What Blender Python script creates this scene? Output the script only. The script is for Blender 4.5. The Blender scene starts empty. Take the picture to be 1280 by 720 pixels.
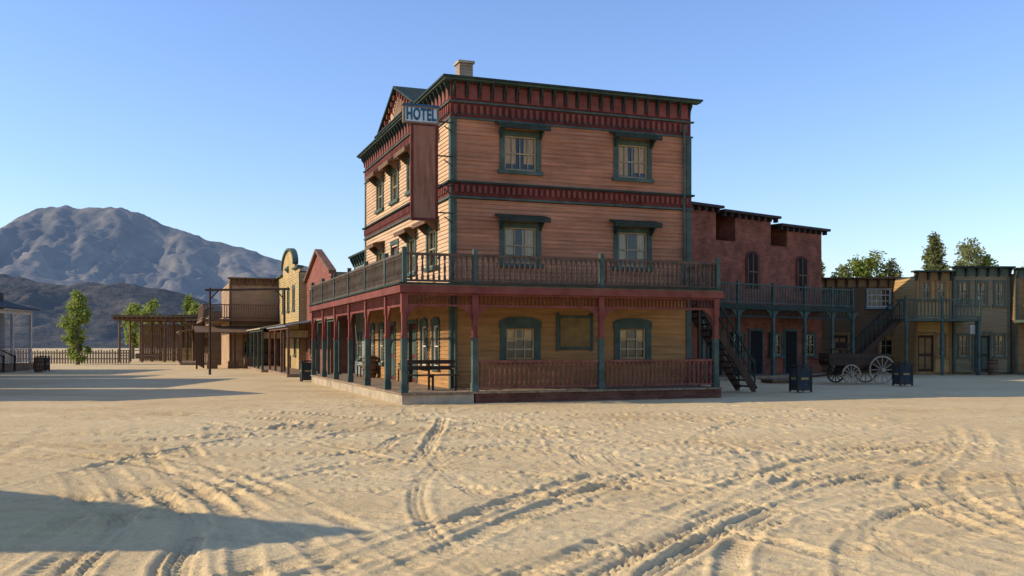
import bpy, bmesh, math, random
import numpy as np
from mathutils import Vector
random.seed(7); rng=np.random.default_rng(11)
R=math.radians
scene=bpy.context.scene

# ------------------------------------------------------------------ materials
MC={}
def _nodes(name):
    m=bpy.data.materials.new(name); m.use_nodes=True
    nt=m.node_tree; b=nt.nodes['Principled BSDF']; return m,nt,b
def M(name,col,var=.3,scale=2.0,rough=.8,mode='plain',bump=.3,metal=0,fade=None):
    if name in MC: return MC[name]
    m,nt,b=_nodes(name); N=nt.nodes; L=nt.links
    tc=N.new('ShaderNodeTexCoord'); mp=N.new('ShaderNodeMapping'); L.new(tc.outputs['Object'],mp.inputs[0])
    if mode=='siding': mp.inputs['Scale'].default_value=(.5,.5,9)
    elif mode=='vert': mp.inputs['Scale'].default_value=(6,6,.6)
    n1=N.new('ShaderNodeTexNoise'); n1.inputs['Scale'].default_value=scale; n1.inputs['Detail'].default_value=5
    L.new(mp.outputs[0],n1.inputs['Vector'])
    n2=N.new('ShaderNodeTexNoise'); n2.inputs['Scale'].default_value=.7; n2.inputs['Detail'].default_value=8; n2.inputs['Roughness'].default_value=.7
    L.new(tc.outputs['Object'],n2.inputs['Vector'])
    r1=N.new('ShaderNodeMapRange'); r1.inputs[1].default_value=.3; r1.inputs[2].default_value=.7
    r1.inputs[3].default_value=1-var; r1.inputs[4].default_value=1+var*.6
    L.new(n1.outputs[0],r1.inputs[0])
    r2=N.new('ShaderNodeMapRange'); r2.inputs[1].default_value=.35; r2.inputs[2].default_value=.65
    r2.inputs[3].default_value=1-var*.8; r2.inputs[4].default_value=1+var*.3
    L.new(n2.outputs[0],r2.inputs[0])
    mu=N.new('ShaderNodeMath'); mu.operation='MULTIPLY'; L.new(r1.outputs[0],mu.inputs[0]); L.new(r2.outputs[0],mu.inputs[1])
    vm=N.new('ShaderNodeVectorMath'); vm.operation='SCALE'; vm.inputs[0].default_value=col[:3]; L.new(mu.outputs[0],vm.inputs['Scale'])
    out=vm.outputs[0]
    if fade:
        n3=N.new('ShaderNodeTexNoise'); n3.inputs['Scale'].default_value=1.6; n3.inputs['Detail'].default_value=10; n3.inputs['Roughness'].default_value=.75
        L.new(mp.outputs[0],n3.inputs['Vector'])
        r3=N.new('ShaderNodeMapRange'); r3.inputs[1].default_value=.48; r3.inputs[2].default_value=.70; r3.inputs[4].default_value=.7
        L.new(n3.outputs[0],r3.inputs[0])
        mx=N.new('ShaderNodeMix'); mx.data_type='RGBA'; mx.inputs[7].default_value=(*fade,1)
        L.new(r3.outputs[0],mx.inputs[0]); L.new(out,mx.inputs[6]); out=mx.outputs[2]
    if mode=='brick':
        sx=N.new('ShaderNodeSeparateXYZ'); L.new(tc.outputs['Object'],sx.inputs[0])
        ad=N.new('ShaderNodeMath'); L.new(sx.outputs[0],ad.inputs[0]); L.new(sx.outputs[1],ad.inputs[1])
        cb=N.new('ShaderNodeCombineXYZ'); L.new(ad.outputs[0],cb.inputs[0]); L.new(sx.outputs[2],cb.inputs[1])
        br=N.new('ShaderNodeTexBrick'); br.inputs['Scale'].default_value=1; br.inputs['Brick Width'].default_value=.3; br.inputs['Row Height'].default_value=.1
        br.inputs['Mortar Size'].default_value=.008; br.inputs['Color1'].default_value=(1,1,1,1); br.inputs['Color2'].default_value=(.7,.62,.6,1); br.inputs['Mortar'].default_value=(1.1,1.2,1.2,1)
        L.new(cb.outputs[0],br.inputs['Vector'])
        m2=N.new('ShaderNodeMix'); m2.data_type='RGBA'; m2.blend_type='MULTIPLY'; m2.inputs[0].default_value=1
        L.new(out,m2.inputs[6]); L.new(br.outputs[0],m2.inputs[7]); out=m2.outputs[2]
    L.new(out,b.inputs['Base Color'])
    b.inputs['Roughness'].default_value=rough; b.inputs['Metallic'].default_value=metal
    b.inputs['Specular IOR Level'].default_value=.2
    if bump:
        bp=N.new('ShaderNodeBump'); bp.inputs['Strength'].default_value=bump; bp.inputs['Distance'].default_value=.01
        L.new(n1.outputs[0],bp.inputs['Height']); L.new(bp.outputs[0],b.inputs['Normal'])
    MC[name]=m; return m

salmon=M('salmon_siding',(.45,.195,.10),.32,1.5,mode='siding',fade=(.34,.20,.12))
salmon_sunlit=M('salmon_siding_sunlit',(.58,.37,.21),.2,1.5,mode='siding',fade=(.56,.42,.29))  # same salmon paint, with the sunlight on the left side put into its colour
ochre=M('ochre_siding',(.40,.205,.07),.27,1.5,mode='siding',fade=(.34,.20,.09))
dkred=M('dark_red_paint',(.125,.032,.023),.35,3)
red=M('red_paint',(.20,.055,.040),.3,3,fade=(.20,.09,.06))
green=M('teal_paint',(.065,.10,.08),.3,3,fade=(.12,.14,.11))
dkgreen=M('dark_green_paint',(.028,.045,.035),.3,3)
railm=M('weathered_rail',(.11,.08,.055),.35,4,fade=(.13,.075,.05))
railred=M('red_rail',(.22,.08,.05),.35,4)
wood=M('brown_wood',(.19,.11,.06),.35,3,mode='vert')
wood_gr=M('grey_wood',(.24,.175,.11),.35,3,mode='vert')
dkwood=M('dark_wood',(.07,.043,.027),.35,3,mode='vert')
plank=M('floor_planks',(.30,.21,.13),.3,3)
concrete=M('pale_stone',(.42,.34,.23),.3,2)
brickskirt=M('brick_skirt',(.17,.07,.045),.35,2,mode='brick')
brick=M('brick_wall',(.28,.098,.057),.4,1.2,mode='brick')
roofm=M('roof_shingle',(.06,.055,.05),.3,4)
tin=M('tin_roof',(.24,.24,.23),.3,3,rough=.6)
cream=M('cream_paint',(.46,.35,.20),.2,3)
sashm=M('sash_paint',(.34,.27,.16),.2,3)
curtain=M('curtain_cloth',(.82,.52,.19),.3,5,mode='vert')
lace=M('lace_curtain',(.62,.52,.36),.25,6,mode='vert')
white=M('white_paint',(.58,.53,.44),.2,3)
yellow=M('yellow_siding',(.46,.32,.135),.25,1.5,mode='siding')
gsiding=M('sage_siding',(.26,.20,.11),.25,1.5,mode='siding')
olive=M('olive_siding',(.27,.155,.06),.25,1.5,mode='siding')
dksiding=M('dark_olive_siding',(.15,.093,.045),.25,1.5,mode='siding')
tansid=M('sand_siding',(.42,.27,.15),.25,1.5,mode='siding')
redsid=M('barn_red_siding',(.25,.085,.055),.25,1.5,mode='siding')
bluegr=M('blue_grey_siding',(.24,.26,.25),.2,1.5,mode='siding')
signbrown=M('sign_brown',(.28,.125,.075),.3,2,mode='vert',fade=(.30,.18,.12))
pale_blue=M('pale_blue_paint',(.52,.62,.62),.2,4)
navy=M('navy_paint',(.03,.10,.18),.2,4)
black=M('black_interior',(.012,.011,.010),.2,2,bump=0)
iron=M('iron',(.04,.035,.03),.3,5,rough=.6)
gold=M('gold_paint',(.35,.24,.08),.2,4)
binm=M('bin_paint',(.05,.05,.045),.3,6)
binp=M('bin_panel',(.035,.05,.06),.3,6)
bark=M('bark',(.16,.12,.08),.4,6)
def glassmat():
    m,nt,b=_nodes('window_glass'); N=nt.nodes; L=nt.links
    N.remove(b); o=N['Material Output']
    g=N.new('ShaderNodeBsdfGlossy'); g.inputs['Roughness'].default_value=.06; g.inputs[0].default_value=(.8,.85,.9,1)
    t=N.new('ShaderNodeBsdfTransparent'); t.inputs[0].default_value=(.9,.88,.80,1)
    f=N.new('ShaderNodeFresnel'); f.inputs[0].default_value=1.35
    mr=N.new('ShaderNodeMath'); mr.operation='MULTIPLY_ADD'; mr.inputs[1].default_value=1; mr.inputs[2].default_value=.01
    nz=N.new('ShaderNodeTexNoise'); nz.inputs['Scale'].default_value=2; bp=N.new('ShaderNodeBump'); bp.inputs['Strength'].default_value=.15
    tc=N.new('ShaderNodeTexCoord'); L.new(tc.outputs['Object'],nz.inputs['Vector']); L.new(nz.outputs[0],bp.inputs['Height']); L.new(bp.outputs[0],g.inputs['Normal'])
    L.new(f.outputs[0],mr.inputs[0]); mx=N.new('ShaderNodeMixShader'); L.new(mr.outputs[0],mx.inputs[0]); L.new(t.outputs[0],mx.inputs[1]); L.new(g.outputs[0],mx.inputs[2]); L.new(mx.outputs[0],o.inputs[0])
    return m
glass=glassmat()

# ------------------------------------------------------------------ geometry builder
FX=(0,0,1,0,0,-1)      # facade facing -y
FL=(0,0,0,1,-1,0)      # facade facing -x
def fr(F,a,b=0):       # move frame origin
    ox,oy,dx,dy,nx,ny=F; return (ox+dx*a+nx*b,oy+dy*a+ny*b,dx,dy,nx,ny)
class G:
    def __init__(s,name,loc=(0,0,0),rot=0):
        s.e=bpy.data.objects.new(name,None); scene.collection.objects.link(s.e)
        s.e.location=loc; s.e.rotation_euler=(0,0,rot); s.P={}; s.name=name
    def add(s,part,mat,vs,fs):
        k=(part,mat.name)
        if k not in s.P: s.P[k]=([],[],mat)
        V,Fc,_=s.P[k]; o=len(V); V.extend(vs); Fc.extend([tuple(i+o for i in f) for f in fs])
    def box(s,part,mat,F,a0,a1,b0,b1,z0,z1,dz=0):
        ox,oy,dx,dy,nx,ny=F
        def p(a,b,z): return (ox+dx*a+nx*b,oy+dy*a+ny*b,z)
        vs=[p(a0,b0,z0),p(a1,b0,z0),p(a1,b1,z0+dz),p(a0,b1,z0+dz),p(a0,b0,z1),p(a1,b0,z1),p(a1,b1,z1+dz),p(a0,b1,z1+dz)]
        s.add(part,mat,vs,[(0,1,2,3),(4,5,6,7),(0,1,5,4),(1,2,6,5),(2,3,7,6),(3,0,4,7)])
    def prism(s,part,mat,F,pts,b0,b1):
        ox,oy,dx,dy,nx,ny=F; n=len(pts)
        vs=[(ox+dx*a+nx*b,oy+dy*a+ny*b,z) for b in (b0,b1) for a,z in pts]
        fs=[tuple(range(n)),tuple(range(n,2*n))]+[(i,(i+1)%n,(i+1)%n+n,i+n) for i in range(n)]
        s.add(part,mat,vs,fs)
    def cyl(s,part,mat,p0,p1,r0,r1=None,n=8):
        if r1 is None: r1=r0
        p0=Vector(p0);p1=Vector(p1);d=(p1-p0).normalized()
        u=d.orthogonal().normalized();w=d.cross(u); vs=[]
        for p,r in((p0,r0),(p1,r1)):
            for i in range(n):
                t=2*math.pi*i/n; vs.append(tuple(p+u*math.cos(t)*r+w*math.sin(t)*r))
        s.add(part,mat,vs,[tuple(range(n)),tuple(range(n,2*n))]+[(i,(i+1)%n,(i+1)%n+n,i+n) for i in range(n)])
    def lathe(s,part,mat,x,y,prof,n=6):
        vs=[];fs=[]
        for z,r in prof:
            for i in range(n):
                t=2*math.pi*(i+.5)/n; vs.append((x+r*math.cos(t),y+r*math.sin(t),z))
        m=len(prof)
        for j in range(m-1):
            for i in range(n): fs.append((j*n+i,j*n+(i+1)%n,(j+1)*n+(i+1)%n,(j+1)*n+i))
        fs.append(tuple(range(n))); fs.append(tuple(range((m-1)*n,m*n)))
        s.add(part,mat,vs,fs)
    def beam(s,part,mat,p0,p1,w,h):
        p0=Vector(p0);p1=Vector(p1);d=(p1-p0).normalized()
        u=d.cross(Vector((0,0,1))); u=u.normalized() if u.length>1e-4 else Vector((1,0,0)); v=u.cross(d)
        vs=[tuple(p+u*i*w/2+v*j*h/2) for p in(p0,p1) for i,j in((-1,-1),(1,-1),(1,1),(-1,1))]
        s.add(part,mat,vs,[(0,1,2,3),(4,5,6,7),(0,1,5,4),(1,2,6,5),(2,3,7,6),(3,0,4,7)])
    def finish(s,smooth=()):
        for (part,mn),(V,Fc,mat) in s.P.items():
            me=bpy.data.meshes.new(part); me.from_pydata(V,[],Fc); me.materials.append(mat)
            if not part.startswith('leaves'):
                bm=bmesh.new(); bm.from_mesh(me); bmesh.ops.recalc_face_normals(bm,faces=bm.faces); bm.to_mesh(me); bm.free()
            ob=bpy.data.objects.new(part,me); scene.collection.objects.link(ob); ob.parent=s.e
            if part in smooth:
                me.polygons.foreach_set('use_smooth',[True]*len(me.polygons))
        return s.e
    # -- composite parts
    def siding(s,part,mat,F,L,z0,z1,holes=(),step=.13):
        ox,oy,dx,dy,nx,ny=F
        def p(a,b,z): return (ox+dx*a+nx*b,oy+dy*a+ny*b,z)
        n=int(round((z1-z0)/step)); step=(z1-z0)/n
        for i in range(n):
            za=z0+i*step; zb=za+step; zm=(za+zb)/2
            iv=[(0,L)]
            for h in holes:
                if h[2]<zm<h[3]:
                    nv=[]
                    for u,v in iv:
                        if h[1]<=u or h[0]>=v: nv.append((u,v)); continue
                        if h[0]>u: nv.append((u,h[0]))
                        if h[1]<v: nv.append((h[1],v))
                    iv=nv
            for u,v in iv:
                if v-u<.01: continue
                j=random.uniform(-.003,.004)
                vs=[p(u,-.02,za),p(v,-.02,za),p(v,.032+j,za),p(u,.032+j,za),p(u,-.02,zb),p(v,-.02,zb),p(v,.004+j,zb),p(u,.004+j,zb)]
                s.add(part,mat,vs,[(0,1,2,3),(4,5,6,7),(0,1,5,4),(1,2,6,5),(2,3,7,6),(3,0,4,7)])
    def window(s,F,ac,z0,z1,w,trim,t=.16,cols=3,rows=2,hood=None,arch=False,cm=None,sash=None,cfrac=.9):
        F=fr(F,ac); h=w/2; sash=sash or sashm
        s.box('window_trim',trim,F,-h-t,-h,-.1,.06,z0,z1); s.box('window_trim',trim,F,h,h+t,-.1,.06,z0,z1)
        s.box('window_trim',trim,F,-h-t-.03,h+t+.03,-.1,.07,z1,z1+t)
        s.box('window_sill',trim,F,-h-t-.06,h+t+.06,-.1,.12,z0-.12,z0)
        s.box('window_frame',sash,F,-h,-h+.05,-.09,0,z0,z1); s.box('window_frame',sash,F,h-.05,h,-.09,0,z0,z1)
        s.box('window_frame',sash,F,-h+.05,h-.05,-.09,0,z0,z0+.06); s.box('window_frame',sash,F,-h+.05,h-.05,-.09,0,z1-.05,z1)
        for i in range(1,cols):
            a=-h+w*i/cols; s.box('window_muntins',sash,F,a-.014,a+.014,-.05,-.015,z0+.06,z1-.05)
        for i in range(1,rows):
            z=z0+(z1-z0)*i/rows; s.box('window_muntins',sash,F,-h+.05,h-.05,-.055,-.01,z-.022,z+.022)
        s.box('window_glass',glass,F,-h+.04,h-.04,-.058,-.056,z0+.05,z1-.04)
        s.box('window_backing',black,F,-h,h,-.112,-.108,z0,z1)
        cm=cm or curtain
        if cfrac>0:
            k=9; gap=w*.09
            for side in(-1,1):
                a0=side*(gap+random.uniform(0,.09)); a1=side*(h-.03)
                cf=cfrac*random.uniform(.85,1.05)
                for i in range(k):
                    u=a0+(a1-a0)*i/k; v=a0+(a1-a0)*(i+1)/k
                    s.box('curtains',cm,F,min(u,v),max(u,v),-.105,-.085 if i%2 else -.072,max(z0+.07,z1-(z1-z0)*cf),z1-.02)
        if arch:
            n=10; pts=[(-h-t-.03,z1+t)]+[( (h+t+.03)*math.cos(math.pi*(1-i/n)), z1+t+.16*math.sin(math.pi*i/n)) for i in range(1,n)]+[(h+t+.03,z1+t)]
            s.prism('window_crown',trim,F,pts,-.02,.085)
        if hood:
            s.box('window_hood',hood,F,-h-t-.16,h+t+.16,0,.5,z1+t+.19,z1+t+.25,dz=-.12)
            s.box('window_hood',hood,F,-h-t-.16,h+t+.16,.44,.5,z1+t-.02,z1+t+.06)
            for a in(-h-t+.0,h+t-.06):
                s.prism('hood_bracket',hood,(F[0]+F[2]*a,F[1]+F[3]*a,F[4],F[5],F[2],F[3]),[(.0,z1-.1),(.08,z1-.08),(.42,z1+t+.05),(.42,z1+t+.1),(0,z1+t+.18)],0,.06)
    def door(s,F,ac,z0,h,w,trim,leaf):
        F=fr(F,ac); k=w/2
        s.box('door_trim',trim,F,-k-.12,-k,-.1,.06,z0,z0+h); s.box('door_trim',trim,F,k,k+.12,-.1,.06,z0,z0+h); s.box('door_trim',trim,F,-k-.15,k+.15,-.1,.07,z0+h,z0+h+.14)
        s.box('door_leaf',leaf,F,-k,k,-.1,-.06,z0,z0+h)
        for zz in((.15,.85),(1.0,h-.2)):
            s.box('door_panel',trim,F,-k+.1,-.04,-.06,-.045,z0+zz[0],z0+zz[1]); s.box('door_panel',trim,F,.04,k-.1,-.06,-.045,z0+zz[0],z0+zz[1])
    def rail(s,part,mat,F,a0,a1,b,z0,z1,sp=.17,turned=True,pm=None,posts=(),ph=.15):
        ox,oy,dx,dy,nx,ny=F
        s.box(part,mat,F,a0,a1,b-.05,b+.05,z1-.07,z1); s.box(part,mat,F,a0,a1,b-.035,b+.035,z0+.08,z0+.14)
        n=max(1,int((a1-a0)/sp))
        for i in range(n):
            a=a0+(i+.5)*(a1-a0)/n; x=ox+dx*a+nx*b; y=oy+dy*a+ny*b; H=z1-.07-(z0+.14); q=z0+.14
            if turned: s.lathe(part+'_balusters',mat,x,y,[(q,.04),(q+H*.18,.04),(q+H*.22,.022),(q+H*.45,.042),(q+H*.7,.024),(q+H*.82,.024),(q+H*.86,.04),(q+H,.04)])
            else: s.box(part+'_balusters',mat,F,a-.03,a+.03,b-.015,b+.015,q,q+H)
        for a in posts: s.box(part+'_posts',pm or mat,F,a-.06,a+.06,b-.065,b+.065,z0,z1+ph)
    def post(s,F,a,b,z0,z1,m1,m2,w=.15,zs=.55):
        zm=z0+(z1-z0)*zs; k=w/2
        s.box('porch_post',m1,F,a-k-.02,a+k+.02,b-k-.02,b+k+.02,z0,z0+.25)
        s.box('porch_post',m1,F,a-k,a+k,b-k,b+k,z0+.25,zm)
        s.box('porch_post',m2,F,a-k-.015,a+k+.015,b-k-.015,b+k+.015,zm,zm+.06)
        s.box('porch_post',m2,F,a-k+.01,a+k-.01,b-k+.01,b+k-.01,zm+.06,z1-.55)
        s.box('porch_post',m2,F,a-k-.01,a+k+.01,b-k-.01,b+k+.01,z1-.55,z1)
    def bracket(s,part,mat,F,a,b,z,w,h,sg):
        s.prism(part,mat,F,[(a,z),(a,z-h),(a+sg*w*.18,z-h*.62),(a+sg*w*.5,z-h*.28),(a+sg*w,z-.0)],b-.02,b+.02)

C20,S20=math.cos(R(20.2)),math.sin(R(20.2)); P0=(-3.06,27.2)
def HL(s,t,z=0): return (P0[0]+C20*s-S20*t, P0[1]+S20*s+C20*t, z)
HR=R(20.2)

# ================================================================== HOTEL
H=G('hotel_building',HL(0,0),HR)
WF=(2,2,1,0,0,-1); WL=(2,2,0,1,-1,0); LW=8.45; LD=13.1; FZ=.32
core=(2,2,1,0,0,-1)
H.box('wall_core',salmon,core,.12,LW-.01,-LD+.01,-.12,FZ,9.4)
H.box('roof',roofm,core,.05,LW-.05,-LD+.05,-.2,9.4,9.5)
fw=[2.27,6.26]; hw=.54
holesF=[]
for a in fw:
    holesF+=[(a-hw,a+hw,7.2,8.3),(a-hw,a+hw,4.25,5.4),(a-.48,a+.48,1.2,2.2)]
    H.window(WF,a,7.2,8.3,1.08,green,hood=dkgreen,cols=4)
    H.window(WF,a,4.25,5.4,1.08,green,hood=dkgreen,cols=3,cm=lace,cfrac=.8)
    H.window(WF,a,1.2,2.2,.96,green,t=.2,arch=True,cols=3,rows=3,sash=cream,cfrac=.45)
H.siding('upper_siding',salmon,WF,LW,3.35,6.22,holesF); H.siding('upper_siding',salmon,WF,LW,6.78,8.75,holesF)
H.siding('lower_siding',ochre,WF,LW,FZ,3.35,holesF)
holesL=[]; lw=[2.2,4.9,7.5,10.1]
for i,a in enumerate(lw):
    holesL+=[(a-.5,a+.5,7.2,8.3),(a-.5,a+.5,3.5 if i==2 else 4.25,5.45)]
    H.window(WL,a,7.2,8.3,1.0,green,arch=True,cols=2,hood=wood)
    if i==2: H.door(WL,a,3.42,2.1,1.0,green,red)
    else: H.window(WL,a,4.25,5.45,1.0,green,arch=True,cols=2,hood=wood)
gl=[1.7,3.2,6.0,9.9,11.6]
for a in gl:
    holesL.append((a-.34,a+.34,.95,2.3)); H.window(WL,a,.95,2.3,.68,green,t=.12,arch=True,cols=1,sash=white,cm=white)
for a in(4.7,8.0): holesL.append((a-.5,a+.5,FZ,2.45)); H.door(WL,a,FZ,2.1,1.0,green,dkred)
H.siding('upper_siding_side',salmon_sunlit,WL,LD,3.35,6.22,holesL); H.siding('upper_siding_side',salmon_sunlit,WL,LD,6.78,8.75,holesL)
H.siding('lower_siding_side',ochre,WL,LD,FZ,3.35,holesL)
WRt=(2+LW,2,0,1,1,0); H.siding('side_siding',salmon,WRt,LD,FZ,9.2); WB=(2,2+LD,1,0,0,1); H.siding('rear_siding',salmon,WB,LW,FZ,9.2)
for F,L0,L1 in((WF,0,LW),(WL,0,LD)):
    H.box('corner_board',green,F,L0-(.055 if F is WF else 0),L0+.15,.0,.055,FZ,8.75)
    H.box('corner_board',green,F,L1-.16,L1+.03,.0,.055,FZ,8.75)
def band(F,L,e0,e1):
    H.box('string_course',dkred,F,0-e0*.0,L,0,.07,6.30,6.70)
    H.box('string_course_cap',dkgreen,F,-e0*.16,L+e1*.1,0,.16,6.70,6.76); H.box('string_course_cap',green,F,-e0*.10,L+e1*.08,0,.10,6.24,6.30)
    n=int(L/.19)
    for i in range(n):
        a=.08+i*(L-.1)/n; H.box('string_course_dentils',red,F,a,a+.09,.07,.12,6.42,6.64)
    H.box('cornice_frieze',dkred,F,-e0*.05,L,0,.05,8.75,9.86)
    H.box('cornice_moulding',green,F,-e0*.12,L+e1*.1,0,.12,9.20,9.25); H.box('cornice_moulding',green,F,-e0*.08,L+e1*.08,0,.08,8.70,8.75)
    H.box('cornice_cap',dkgreen,F,-e0*.36,L+e1*.30,0,.36,9.90,9.96); H.box('cornice_cap',green,F,-e0*.30,L+e1*.26,0,.30,9.85,9.90)
    n=int(L/.42)
    for i in range(n+1):
        a=.02+i*(L-.1)/n
        H.prism('cornice_brackets',dkgreen,(F[0]+F[2]*a,F[1]+F[3]*a,F[4],F[5],F[2],F[3]),[(.05,9.40),(.09,9.40),(.12,9.58),(.22,9.72),(.24,9.85),(.05,9.85)],0,.05)
        if i<n:
            w=(L-.1)/n
            H.box('cornice_panels',red,F,a+.10,a+w-.04,.05,.075,9.32,9.78)
            for k in range(2):
                H.box('cornice_dentils',red,F,a+.04+k*w/2,a+.14+k*w/2,.05,.10,8.90,9.14)
                H.box('cornice_dentils',green,F,a+.06+k*w/2,a+.11+k*w/2,.05,.11,8.84,8.90)
band(WF,LW,0,1); band(WL,LD,1,1)
H.box('parapet',salmon,WRt,0,LD,-.2,0,9.2,9.9); H.box('parapet',salmon,WB,0,LW,-.2,0,9.2,9.9)
gF=fr(WL,6.55); gw=2.75
H.prism('pediment_face',salmon_sunlit,gF,[(-gw,9.97),(gw,9.97),(0,11.15)],-.9,.10)
for i in range(-9,10):
    an=math.pi/2+i*.15
    dxn=math.cos(an); dzn=math.sin(an)
    tt=1.08/(dzn+abs(dxn)*1.18/2.75)*.9
    H.beam('pediment_sunburst',red if i%2 else cream,(2-.12,2+6.55+dxn*.25,10.0+dzn*.2),(2-.12,2+6.55+dxn*tt,10.0+dzn*tt),.05,.05)
for sg in(-1,1):
    H.prism('pediment_roof',dkgreen,gF,[(sg*(gw+.2),9.98),(0,11.24),(0,11.33),(sg*(gw+.35),10.0)],-1.3,.32)
    for i in range(7):
        a=sg*(.3+i*.37); z=11.15-abs(a)*.43; H.box('pediment_brackets',red,gF,a-.05,a+.05,.1,.25,z-.16,z+.02)
H.box('pediment_base',dkgreen,gF,-gw-.25,gw+.25,.0,.4,9.965,10.02)
H.box('chimney',M('pale_brick',(.40,.30,.21),.3,3,mode='brick'),WF,.55,1.0,-1.4,-.95,9.4,10.75); H.box('chimney_cap',concrete,WF,.5,1.05,-1.45,-.9,10.75,10.83)
H.box('porch_foundation',brickskirt,FX,2.1,10.35,-2.0,.1,-.3,FZ-.06)
H.box('porch_foundation_side',concrete,FX,-.08,2.05,-17,.1-.004,-.3,FZ-.07)
for i in range(70):
    a=-.12+i*.15
    H.box('porch_floor',plank if i%3 else wood_gr,FX,a,a+.143,-2.0,.16+random.uniform(-.01,.01),FZ-.06,FZ+random.uniform(-.004,.004))
H.box('porch_floor',plank,FX,-.12,2.0,-17.05,-2.0,FZ-.06,FZ)
H.box('balcony_deck',plank,FX,-.12,10.4,-2.0,.14,3.30,3.40); H.box('balcony_deck',plank,FX,-.12,2.0,-17.05,-2.0,3.30,3.40)
H.box('balcony_fascia',red,FX,-.16,10.42,.06,.18,3.16,3.36); H.box('balcony_fascia',red,FL,-.06,17.1,.06,.17,3.16,3.36)
H.box('balcony_edge',dkgreen,FX,-.19,10.45,.0,.21,3.40,3.45); H.box('balcony_edge',dkgreen,FL,0.0,17.12,.0,.2,3.40,3.45)
H.box('porch_beam',red,FX,0,10.3,-.07,.05,3.1,3.3); H.box('porch_beam',red,FL,.07,17,-.07,.05,3.1,3.3)
for i in range(25): H.box('porch_joists',plank,FX,.1+i*.42,.15+i*.42,-2,-.1,3.18,3.30)
for i in range(36): H.box('porch_joists',plank,FL,2.1+i*.42,2.15+i*.42,-2,-.1,3.18,3.30)
fp=[0,2.1,6.15,10.2]; lp=[2.1,5.1,8.1,11.1,14.0,16.9]
for a in fp: H.post(FX,a,0,FZ,3.14,green,red,.16)
for a in lp: H.post(FL,a,0,FZ,3.14,green,red,.16)
def frieze(F,pts):
    for u,v in zip(pts[:-1],pts[1:]):
        H.box('spindle_frieze',red,F,u+.09,v-.09,-.03,.03,2.78,2.84)
        n=int((v-u)/.13)
        for i in range(n):
            a=u+.1+(i+.5)*(v-u-.2)/n; H.box('spindle_frieze_dowels',dkred,F,a-.02,a+.02,-.02,.02,2.84,3.1)
        H.bracket('porch_bracket',red,F,u+.08,0,2.78,.38,.42,1); H.bracket('porch_bracket',red,F,v-.08,0,2.78,.38,.42,-1)
frieze(FX,fp); frieze(FL,[0]+lp)
H.rail('balcony_rail',railm,FX,-.05,10.35,.04,3.40,4.30,.165,posts=(0,2.1,6.15,10.25),pm=green)
H.rail('balcony_rail_side',railm,FL,.05,17,.04,3.40,4.30,.165,posts=lp,pm=green)
H.rail('balcony_rail_end',railm,(10.3,0,0,1,1,0),.1,2,0,3.40,4.30,.165)
H.rail('porch_rail',railred,FX,2.2,6.05,.0,FZ,1.22,.15); H.rail('porch_rail',railred,FX,6.25,10.1,.0,FZ,1.22,.15)
H.rail('porch_rail',railred,(10.25,0,0,1,1,0),.1,1.9,0,FZ,1.22,.15)
H.cyl('drain_pipe',green,(2+LW-.3,1.88,3.4),(2+LW-.3,1.88,9.1),.05); H.cyl('drain_pipe',green,(2+.1,1.9,.4),(2+.1,1.9,3.2),.05)
H.box('notice_board_frame',green,WF,3.55,4.75,.03,.08,1.52,2.62); H.box('notice_board_panel',M('notice_olive',(.25,.16,.055),.3,3),WF,3.63,4.67,.08,.09,1.6,2.54)
for q in(3.55,4.75): H.lathe('notice_board_finials',green,2+q,2-.06,[(1.48,.05),(2.66,.05),(2.72,.02)])
H.finish()
# hotel sign
SG=G('hotel_sign',HL(.0,1.95),HR)
SG.box('sign_board',signbrown,FX,.72,1.5,-.04,.04,5.52,8.42)
for a0,a1,z0,z1 in((.68,.76,5.48,8.46),(1.46,1.54,5.48,8.46),(.76,1.46,5.48,5.56),(.76,1.46,8.38,8.46)): SG.box('sign_frame',dkred,FX,a0,a1,-.055,.055,z0,z1)
SG.box('name_plate',pale_blue,FX,.48,1.52,-.05,.05,8.47,8.93)
for a0,a1,z0,z1 in((.44,.5,8.44,8.96),(1.50,1.56,8.44,8.96),(.5,1.5,8.91,8.96),(.5,1.5,8.44,8.49)): SG.box('name_plate_frame',wood_gr,FX,a0,a1,-.06,.06,z0,z1)
SG.prism('name_plate_top',navy,FX,[(.4,8.96),(1.6,8.96),(1.55,9.02),(.45,9.02)],-.08,.08)
for z in(5.75,6.6,7.5,8.55): SG.beam('sign_bracket',iron,(1.5,0,z),(2.05,0,z),.04,.04); SG.beam('sign_bracket',iron,(1.75,0,z-.12),(2.03,0,z-.3),.03,.03)
SG.finish()
def text(body,parent,loc,rot,size,mat,bold=.012,sx=1,name='lettering'):
    cu=bpy.data.curves.new(name,'FONT'); cu.body=body; cu.size=size; cu.extrude=.01; cu.offset=bold; cu.align_x='CENTER'; cu.align_y='CENTER'; cu.space_character=1.1; cu.materials.append(mat)
    o=bpy.data.objects.new(name,cu); scene.collection.objects.link(o); o.parent=parent; o.location=loc; o.rotation_euler=rot; o.scale=(sx,1,1); return o
text('HOTEL',SG.e,(1.0,-.062,8.70),(R(90),0,0),.50,navy,.016,.56)

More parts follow.
